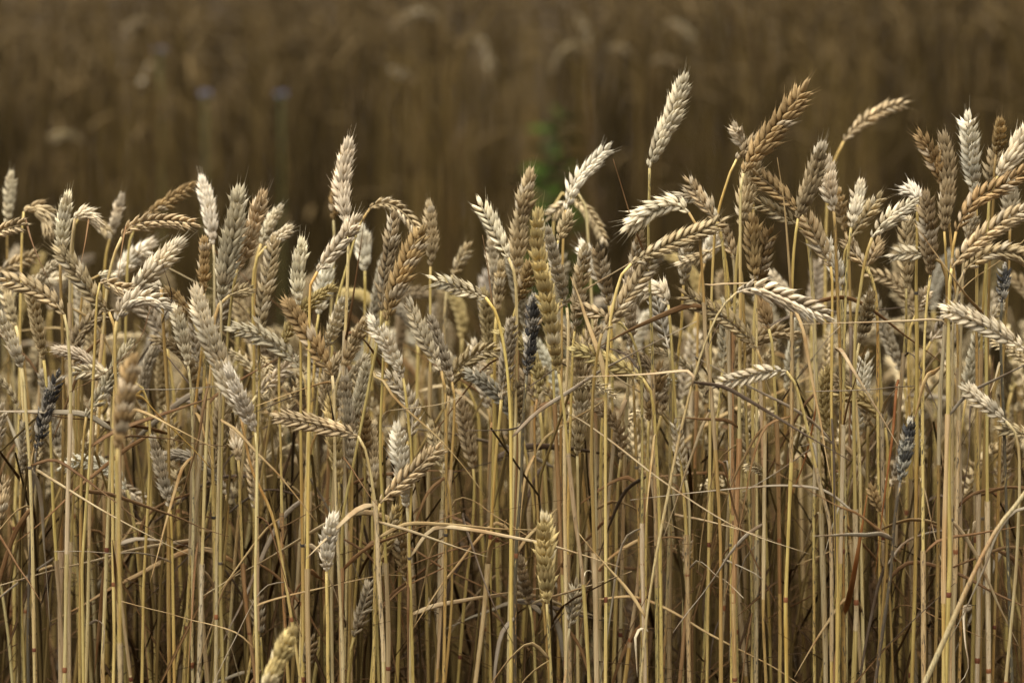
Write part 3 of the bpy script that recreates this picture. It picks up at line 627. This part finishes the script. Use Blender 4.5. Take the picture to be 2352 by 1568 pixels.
E([(1225,680),(1221,760),(1210,862)], [(1207,885),(1199,965),(1193,1100),(1183,1260),(1180,1568)], -.01,'soot',60,.95,.35,'the black one at centre', soot_stem=True)
E([(1220,608),(1208,650),(1190,692)], None, .05,'brown',60,1.05,.4,'left of the very long yellowish one at centre')
E([(1190,884),(1192,930),(1193,972)], None, .05,'dark',50,.85,.25,'half hidden below the black one at centre')
E([(1332,707),(1362,715),(1396,731)], [(1412,737),(1426,742),(1447,765),(1462,800),(1475,870),(1480,1200)], 0,'tan',12,.9,.25,'short, level, at the foot of the long diagonal')
E([(1550,963),(1560,1030),(1575,1102)], None, .03,'pale',30,.7,.3,'thin and ragged among stalks right of centre')
E([(1572,176),(1548,255),(1514,330),(1492,386)], [(1492,410),(1490,555),(1495,700),(1499,800),(1503,1050),(1505,1568)], 0,'pale',50,1.2,.4,'tallest of all, standing alone at upper right of centre')
# -- right quarter
E([(2085,237),(2040,248),(1988,277),(1938,325)], [(1928,345),(1910,390),(1902,470),(1900,700)], .36,'tan',15,.9,.2,'alone above the row at upper right, arching, blurred')
E([(1887,338),(1866,412),(1833,502)], [(1828,530),(1820,600),(1815,720),(1812,1000),(1810,1568)], -.03,'dark',70,1.35,.5,'upright and bushy at right')
E([(1846,488),(1870,535),(1890,575),(1908,612)], [(1912,640),(1915,800),(1918,1000),(1922,1568)], -.01,'tan',25,1.15,.4,'sloping down from the foot of the dark bushy one')
E([(1901,370),(1903,430),(1915,485)], [(1917,510),(1921,700),(1926,900),(1932,1300),(1936,1568)], .02,'pale',65,1.1,.45,'right beside the dark bushy one')
E([(1903,558),(1918,610),(1932,667)], [(1934,690),(1936,800),(1938,1200)], .03,'white',60,1.0,.5,'below the sloping tan one at right')
E([(1976,424),(1966,470),(1955,522)], [(1952,545),(1945,620),(1940,800),(1935,1200)], .02,'pale',70,1.05,.4,'right of the dark bushy one, upright and plump')
E([(2021,449),(1990,495),(1955,547)], None, .06,'tan',20,.95,.3,'leaning right, crossing behind the plump upright')
E([(1925,438),(1932,480),(1942,532)], None, .12,'tan',60,.9,.3,'blurred, left of the plump upright at right')
E([(2100,464),(2068,485),(2035,508),(2003,546)], [(1998,558),(1986,605),(1975,680),(1968,730),(1964,900),(1962,1400)], -.01,'pale',25,1.05,.4,'bending right on a long curved stalk, right')
E([(2080,440),(2096,440),(2106,450),(2107,462)], [(2107,475),(2105,540),(2101,640),(2100,800),(2098,1200)], .02,'white',80,.95,.6,'a bright knob facing the camera on a straight stalk')
E([(1945,550),(1962,580),(1987,612)], None, .05,'tan',20,.9,.3,'small, sloping, left under the right-bending one')
E([(2016,558),(2006,585),(1992,612)], [(1997,625),(2012,665),(2020,790),(2024,1100)], .04,'tan',40,.95,.35,'small upright under the right-bending one')
E([(2128,448),(2132,540),(2137,632)], [(2135,650),(2130,700),(2126,800),(2124,1200)], -.01,'dark',75,1.2,.45,'upright with ragged husks right of the bright knob')
E([(2166,309),(2177,395),(2169,532)], [(2171,560),(2176,700),(2180,900),(2184,1400)], .02,'dark',75,1.3,.4,'long and dense, upper right')
E([(2112,309),(2140,358),(2166,425)], None, .03,'brown',50,1.05,.35,'its tip left of the long dense dark one')
E([(2224,264),(2229,350),(2240,447)], [(2243,480),(2246,700),(2248,1200)], .03,'white',70,1.2,.45,'upright, upper right')
E([(2300,282),(2296,315),(2288,355)], None, .05,'brown',65,1.0,.35,'small tip near the top right corner of the row')
E([(2368,295),(2335,345),(2292,405)], None, .02,'pale',80,1.5,.5,'broad, cut by the right edge')
E([(2286,338),(2280,385),(2275,435)], None, .06,'dark',60,1.0,.35,'behind the broad pale one at the right edge')
E([(2362,390),(2300,428),(2240,462),(2196,532)], [(2191,555),(2184,640),(2180,800),(2178,1200)], -.03,'brown',12,1.1,.2,'long, rising to the right edge, upper one of two')
E([(2368,477),(2300,512),(2232,565),(2186,616)], [(2181,640),(2178,800),(2175,1000),(2172,1568)], -.06,'tan',18,1.15,.25,'long, rising to the right edge, lower one of two')
E([(2375,597),(2320,580),(2265,585),(2216,620)], [(2206,640),(2195,690),(2187,770),(2184,1200)], -.02,'tan',12,1.05,.2,'level, running into the right edge')
E([(2320,424),(2321,465),(2320,515)], None, .05,'grey',70,1.2,.45,'between the two long ears rising to the right edge')
E([(2236,498),(2230,520),(2222,548)], None, .02,'pale',60,.85,.4,'small, under the upper long ear rising right')
E([(2047,588),(2075,582),(2105,582),(2136,586)], None, .0,'pale',12,.9,.2,'short, level, pointing left behind the ragged dark upright')
E([(2086,500),(2084,580),(2082,662)], None, .06,'tan',70,1.15,.4,'behind the stalk of the bright knob')
E([(2165,707),(2220,728),(2285,760),(2356,802)], [(2372,812),(2388,850),(2395,1000)], -.07,'pale',25,1.2,.35,'sloping down into the right edge')
E([(2306,616),(2304,655),(2301,695)], None, .02,'soot',60,.9,.35,'small, near the right edge', soot_stem=True)
E([(2001,678),(1990,730),(1974,788)], None, .03,'dark',75,1.05,.5,'low and bushy under the right-bending one')
E([(2127,668),(2118,692),(2104,720)], None, .14,'pale',40,.9,.4,'blurred, low behind the stalks at right')
E([(2214,889),(2255,922),(2310,966)], None, -.05,'pale',50,1.0,.4,'drooping low near the right edge')
E([(2300,982),(2330,988),(2362,1002)], None, .02,'tan',30,.9,.3,'lowest at the right edge, half hidden')
E([(2091,968),(2080,1030),(2068,1107)], [(2063,1135),(2053,1200),(2045,1300),(2025,1430),(2004,1568)], -.10,'soot',50,.95,.35,'low among the stalks at right', soot_stem=True)
E([(2001,1118),(2010,1145),(2023,1175)], None, .03,'brown',40,.75,.2,'small and smooth, low at right')
E([(2110,988),(2112,1025),(2114,1068)], None, .10,'pale',10,.7,.2,'beaded, low, behind the blackened one at right')

FAR = 2.80  # far plants: ear and straw colours dimmed to carry the far stand's shade
E([(1124,182),(1122,130),(1100,95),(1068,88)], [(1058,100),(1050,160),(1048,300),(1046,460)], FAR,'far_dim',30,1.0,.3,'far and blurred, drooping left of the dark gap', straw=(.13, .085, .03, .1), leaves_n=0)
E([(905,60),(940,38),(985,30),(1010,45)], [(1016,60),(1022,120),(1024,300),(1024,460)], FAR+.1,'far_dim',30,1.0,.3,'far and blurred, arching near the top at centre', straw=(.13, .085, .03, .1), leaves_n=0)
E([(1270,165),(1290,125),(1322,104),(1342,118)], [(1346,135),(1350,200),(1352,330),(1352,460)], FAR,'far_dim',30,1.0,.3,'far and blurred, bent left just right of the dark gap', straw=(.13, .085, .03, .1), leaves_n=0)
E([(1330,40),(1344,75),(1352,110)], [(1354,130),(1357,200),(1360,330),(1360,460)], FAR+.08,'far_dim',40,.9,.3,'far and blurred, upright right of the dark gap', straw=(.13, .085, .03, .1), leaves_n=0)
E([(1400,110),(1425,112),(1450,125)], [(1460,140),(1464,200),(1464,330),(1462,460)], FAR,'far_dim',30,.8,.3,'far and blurred, small, level, above the tallest ear', straw=(.13, .085, .03, .1), leaves_n=0)
E([(1600,110),(1580,75),(1545,58),(1520,62)], [(1512,75),(1506,140),(1504,300),(1504,460)], FAR+.05,'far_dim',30,1.0,.3,'far and blurred, drooping over the tip of the tallest ear', straw=(.13, .085, .03, .1), leaves_n=0)
E([(1560,150),(1530,138),(1500,142)], [(1490,152),(1486,220),(1486,330),(1486,460)], FAR,'far_dim',30,.9,.3,'far and blurred, level, beside the tip of the tallest ear', straw=(.13, .085, .03, .1), leaves_n=0)
E([(110,322),(145,310),(185,318)], [(194,330),(198,400),(198,520)], FAR-.3,'far_dim',30,.9,.3,'far and blurred, level, above the ears near the left edge', straw=(.13, .085, .03, .1), leaves_n=0)
E([(325,200),(335,170),(350,145)], [(356,160),(362,260),(364,460)], FAR,'far_dim',40,.9,.3,'far and blurred, hanging below the leftmost cornflower', straw=(.13, .085, .03, .1), leaves_n=0)
E([(290,85),(300,60),(330,50),(350,62)], [(354,75),(358,180),(360,460)], FAR+.15,'far_dim',40,1.0,.3,'far and blurred, arching in the upper left', straw=(.13, .085, .03, .1), leaves_n=0)
E([(900,160),(922,170),(950,182)], [(960,195),(966,280),(966,460)], FAR,'far_dim',30,.9,.3,'far and blurred, sloping left of the dark gap', straw=(.13, .085, .03, .1), leaves_n=0)
def words(tone, ear):
    (tx, ty), (bx, by) = ear[0], ear[-1]; a = math.degrees(math.atan2(tx-bx, by-ty))
    pose = 'upright' if abs(a) < 24 else ('leaning' if abs(a) < 62 else ('level' if abs(a) < 108 else 'drooping'))
    return TONE[tone][2], pose
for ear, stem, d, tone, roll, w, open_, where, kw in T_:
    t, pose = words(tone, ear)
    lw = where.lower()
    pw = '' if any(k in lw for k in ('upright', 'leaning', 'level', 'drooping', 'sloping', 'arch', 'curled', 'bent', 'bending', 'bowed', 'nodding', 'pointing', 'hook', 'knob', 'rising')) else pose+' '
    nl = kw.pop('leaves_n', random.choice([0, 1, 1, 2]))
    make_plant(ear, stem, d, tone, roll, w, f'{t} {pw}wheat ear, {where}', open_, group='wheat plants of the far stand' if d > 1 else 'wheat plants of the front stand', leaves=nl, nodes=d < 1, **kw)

# a thick pale stalk that leans across the lower right corner
make_plant([], [(2372,1108),(2330,1165),(2293,1212),(2240,1320),(2190,1432),(2140,1540),(2118,1590)], -.16, 'pale', label='thick pale bare stalk leaning across the bottom right corner',
           has_ear=False, thick=1.4, leaves=0, nodes=False, group='wheat plants of the front stand', stem_end_lean=-.25, straw=(.40, .33, .18, .3))

# the other stalks of the front stand: ears in the crowd behind the front row
FILL = 300 - len(T_) - 1
MARKS = [(115,940,'the slim blackened ear at left'),(285,930,'the near blurred brown ear'),(80,675,'the arching ear at the left edge'),(510,830,'the very long pale ear'),
 (527,560,'the big broad pair'),(790,430,'the tallest ear left of centre'),(920,610,'the dark V-shaped pair'),(1055,660,'the lone left-pointing ear'),(730,975,'the low level ear'),
 (940,1090,'the low leaning ear'),(1255,1285,'the broad low yellowish ear'),(1218,770,'the black ear at centre'),(1255,670,'the very long yellowish ear'),(1510,495,'the thick curled ear'),
 (1450,670,'the long diagonal ear'),(1800,690,'the large arching pale ear'),(1725,860,'the low right-hand level ear'),(1395,835,'the sloping yellowish ear'),(1860,420,'the dark bushy upright ear'),
 (2260,750,'the ear sloping into the right edge'),(2080,1035,'the low blackened ear at right'),(2105,445,'the bright white knob'),(2170,420,'the long dense dark ear'),(2290,520,'the ears rising at the right edge'),(752,1250,'the brightest low ear')]
CROWD = []
def crowd_label(tone, pts, d):
    cx, cy = pts[2]; dx, dy, nm = min(((cx-a, cy-b, m) for a, b, m in MARKS), key=lambda q: math.hypot(q[0], q[1]))
    rel = ('right of' if dx > 0 else 'left of') if abs(dx) > abs(dy) else ('below' if dy > 0 else 'above')
    t, pose = words(tone, pts[::-1]); blur = '' if d < .12 else 'soft ' if d < .4 else 'blurry '
    return f'{blur}{t} {pose} wheat ear {rel} {nm}'
fr = random.Random(21)
for i in range(FILL):
    d = fr.choice([fr.uniform(.03, .14), fr.uniform(.10, .4), fr.uniform(.4, .9), fr.uniform(.4, .9)]); k = D0/(D0+d)
    x = (i+fr.random())/FILL*2500 - 74; y = fr.uniform(700, 900) if d > .4 else fr.uniform(740, 960) if d > .12 else fr.uniform(780, 1150)
    L = fr.uniform(150, 215)*k; a = fr.gauss(0, .35); b = fr.choice([0, 0, .8, 1.6])*fr.choice([-1, 1])
    pts = [(x, y)]
    for j in range(4): q = a + b*(j+.5)/4; pts.append((pts[-1][0]+math.sin(q)*L/4, pts[-1][1]-math.cos(q)*L/4))
    g = fr.gauss(0, 42)
    tn = fr.choice(['tan', 'tan', 'white', 'tan', 'pale', 'pale', 'yellow']); lb = crowd_label(tn, pts, d)
    CROWD.append((lb, pts[2][0], make_plant(pts[::-1], [(x-math.sin(a)*20, y+26), (x-math.sin(a)*45+g*.2, y+140)] + ([(x-math.sin(a)*45+g*.55+fr.uniform(-7, 7), (y+1600)/2+60)] if fr.random() < .7 else []) + [(x-math.sin(a)*50+g, 1600)], d,
               tn, fr.uniform(0, 90), fr.uniform(.85, 1.1),
               lb, .3, joined=True, group='wheat stalks crowded in the front stand',
               leaves=fr.choice([1, 1, 2, 2]), thick=fr.uniform(.85, 1.2))))
for lb in {c[0] for c in CROWD}:
    same = sorted([c for c in CROWD if c[0] == lb], key=lambda c: c[1])
    for i, c in enumerate(same):
        if len(same) > 1: c[2]['label'] = lb + ', ' + (['left', 'right'][i] if len(same) == 2 else ['leftmost', 'middle', 'rightmost'][i] if len(same) == 3 else f'no. {i+1} from left') 

# ------------------------------------------------------------------ dry leaf blades read off the photograph, each on the nearest stalk
LV = [([(1305,950),(1400,1010),(1530,1110),(1700,1215),(1860,1272)],9,'beige',-.07),([(1591,856),(1560,852),(1500,858),(1400,863),(1326,866)],8,'beige',-.08),
 ([(2162,735),(2080,737),(2000,740),(1835,744)],5,'beige',-.05),([(2112,885),(2050,889),(1990,895),(1850,899)],6,'grey',-.04),
 ([(1921,799),(1935,808),(1960,850),(2014,939),(2069,1034)],12,'beige',-.03),([(2144,856),(2132,860),(2122,880),(2110,925),(2099,969)],13,'tan',-.02),
 ([(1790,930),(1826,876),(1896,784),(1930,748)],6,'grey',-.03),([(1866,1029),(1820,1060),(1764,1097),(1705,1130)],5,'grey',-.03),
 ([(858,862),(883,876),(900,906),(938,944),(1000,999),(1060,1065),(1113,1136)],8,'tan',-.03),([(886,949),(903,942),(975,934),(1020,926),(1063,908)],8,'beige',-.04),
 ([(775,1041),(800,1064),(853,1144),(885,1180)],6,'brown',-.05),([(698,906),(663,914),(600,940),(560,957)],5,'dark',-.02),([(758,876),(688,896),(588,932)],5,'tan',-.02),
 ([(868,1198),(920,1212),(963,1226),(1063,1261),(1120,1278)],7,'beige',-.05),([(70,1076),(125,1104),(243,1176),(375,1246),(446,1278)],7,'beige',-.05),
 ([(245,893),(325,894),(400,894),(495,887)],5,'grey',-.04),([(312,911),(330,915),(362,951),(437,1024),(487,1078)],11,'ochre',-.03),
 ([(502,962),(540,985),(590,1040),(640,1090),(730,1202)],7,'tan',-.03),([(1295,832),(1271,849),(1235,875),(1195,899)],5,'dark',-.03),([(1197,978),(1170,986),(1140,988),(1068,988)],5,'dark',-.03),
 ([(1620,660),(1640,653),(1718,650),(1785,640)],6,'beige',-.03),([(1686,680),(1655,735),(1632,785),(1600,862)],7,'dark',-.02),
 ([(2225,1395),(2214,1410),(2217,1476),(2224,1538),(2200,1572)],19,'pale',-.06),([(1944,1396),(1959,1331),(1975,1240),(1992,1135)],15,'rust',-.04),
 ([(2259,724),(2220,680),(2189,637),(2140,570),(2099,512)],8,'tan',-.09),([(1500,640),(1476,572),(1451,505),(1425,420),(1408,365)],6,'brown',-.02),
 ([(793,784),(805,720),(828,567),(838,492)],6,'brown',-.03),([(1818,690),(1812,600),(1801,467),(1785,362)],6,'tan',-.04),
 ([(1226,1383),(1326,1353),(1400,1330),(1451,1311)],6,'beige',-.04),([(1486,1449),(1473,1442),(1460,1458),(1461,1500),(1464,1553)],9,'pale',-.03),
 ([(1338,1330),(1345,1313),(1356,1310),(1368,1320)],10,'pale',-.03),([(1381,1563),(1426,1488),(1460,1420),(1497,1346)],10,'brown',-.03),
 ([(1966,1548),(2040,1480),(2106,1416),(2194,1338)],7,'dark',-.03),([(1545,1180),(1620,1195),(1700,1216),(1775,1240)],6,'beige',-.03),
 ([(1662,1284),(1700,1300),(1740,1320),(1752,1330)],8,'grey',-.03),([(205,1432),(225,1425),(240,1445),(236,1500)],7,'grey',-.02),
 ([(1620,905),(1640,890),(1730,880),(1765,868)],4,'dark',-.02),([(640,1215),(668,1200),(720,1170),(758,1142)],6,'brown',-.01),
 ([(588,1390),(650,1370),(760,1345),(880,1320),(930,1322)],7,'tan',.02),([(1085,1255),(1040,1262),(960,1290),(880,1325)],6,'brown',.0),
 ([(1062,1178),(1090,1270),(1130,1380),(1180,1480)],8,'dark',-.02),([(480,880),(468,930),(455,1010),(400,1200)],7,'brown',-.02),
 ([(1240,1478),(1300,1400),(1330,1360)],5,'dark',.01),([(1660,1060),(1690,1180),(1740,1300),(1790,1400)],7,'brown',.0),([(1880,900),(1850,1050),(1800,1180)],6,'rust',.01),
 ([(2062,870),(2050,1000),(2030,1150),(2010,1320)],7,'rust',.01),([(2230,930),(2225,1040),(2205,1180)],7,'dark',.01),([(1130,690),(1120,610),(1108,540)],4,'brown',.0),
 ([(350,700),(320,780),(250,850),(160,900)],5,'brown',-.04),([(373,740),(395,680),(372,600),(373,575)],4,'dark',-.04),([(58,500),(75,560),(100,620),(125,675)],5,'brown',-.02),
 ([(205,495),(195,560),(185,610)],4,'brown',.03),([(290,515),(280,570),(270,650)],4,'brown',-.03)]
for pts, wpx, tone, d in LV:
    best = None
    for root, rp, spx, Y in PLANTS:
        if abs(Y-(D0+d)) > .16: continue
        k = np.argmin(np.hypot(spx[:, 0]-pts[0][0], spx[:, 1]-pts[0][1])); q = math.hypot(spx[k, 0]-pts[0][0], spx[k, 1]-pts[0][1])
        if best is None or q < best[0]: best = (q, root, rp, Y, spx[k])
    q, root, rp, Yr, sp = best
    f = [max(0, 1-i*.7) for i in range(len(pts))]
    n = len(pts); Pw = [at(x, y, Yr*f[i] + (D0+d)*(1-f[i])) for i, (x, y) in enumerate(pts)]
    if 2 < q < 40: Pw = [at(sp[0], sp[1]+2, Yr)] + Pw
    P, _ = spline(np.array(Pw), 8)
    V, Fs = ribbon(P - rp, wpx*PXW*D0, seed=pts[0][0], tw=random.uniform(-.9, .9))
    obj('leaf', mesh('leaf', V, Fs, M['leaf']), root, (*jitter(LEAFC[tone], .08), 0))

# ------------------------------------------------------------------ green weed and cornflowers in the gap and the far stand
def leaf_mesh(name, L, w, mat):
    V = []; Fs = []; ns = 6
    for i in range(ns+1):
        t = i/ns; hw = w*.5*math.sin(math.pi*min(1, .08+t*.92))**.8; z = .25*L*t*t
        V += [(t*L, -hw, -z+hw*.3), (t*L, 0, -z), (t*L, hw, -z+hw*.3)]
    for i in range(ns):
        a = i*3; Fs += [(a, a+1, a+4, a+3), (a+1, a+2, a+5, a+4)]
    return mesh(name, V, Fs, mat)
WL = leaf_mesh('weed_leaf', .055, .024, M['weed'])
def weed(px, py, Y, hgt_px, label, nleaf, spread):
    top = at(px, py, Y); base = np.array((top[0], Y, 0.)); root = obj('green_weed', None); root.location = base; tag(root, label, 'weed')
    zs = np.linspace(0, top[2], 14); P = np.stack([.01*np.sin(zs*7), 0*zs, zs], 1); V, Fs = tube(P, np.linspace(.004, .0015, 14), 6)
    obj('stem', mesh('weed_stem', V, Fs, M['weedstem']), root)
    for i in range(nleaf):
        z = top[2]*(1 - .5*(i/nleaf)**1.3); a = i*2.4+random.uniform(-.4, .4)
        o = obj('leaf', WL, root); o.location = (.01*math.sin(z*7), 0, z); s = random.uniform(.7, 1.3)*spread*(.5+.8*min(1, 3*i/nleaf))
        o.rotation_euler = (random.uniform(-.4, .4), random.uniform(-.7, .2), a); o.scale = (s, s, s)
weed(1292, 262, 6.25, 0, 'leafy green weed in the dark gap of the far stand', 60, .95)
weed(1262, 330, 6.5, 0, 'smaller green weed beside the leafy one in the gap', 18, .9)
def cornflower(px, py, Y, label):
    top = at(px, py, Y); root = obj('cornflower', None); root.location = (top[0], Y, 0); tag(root, label, 'flower', 'cornflowers in the far stand')
    zs = np.linspace(0, top[2], 10); V, Fs = tube(np.stack([0*zs, 0*zs, zs], 1), np.linspace(.002, .001, 10), 5); obj('stem', mesh('flower_stem', V, Fs, M['weedstem']), root)
    c = ring_mesh('calyx', M['calyx'], [(0, .003), (.006, .0065), (.013, .0055), (.016, .004)], 8); o = obj('calyx', c, root); o.location = (0, 0, top[2]-.012)
    PM = leaf_mesh('petal', .021, .011, M['blue'])
    for i in range(11):
        o = obj('petal', PM, root); o.location = (0, 0, top[2]); o.rotation_euler = (0, -random.uniform(.2, .9), i*2*math.pi/11); o.scale = (.62,)*3
cornflower(366, 118, 6.2, 'pale blue cornflower, blurred, upper left')
cornflower(470, 218, 6.15, 'blue cornflower, blurred, between the other two')
cornflower(646, 220, 6.15, 'blue cornflower, blurred, rightmost of the three')
print('objects', len(bpy.data.objects), 'fill', FILL)
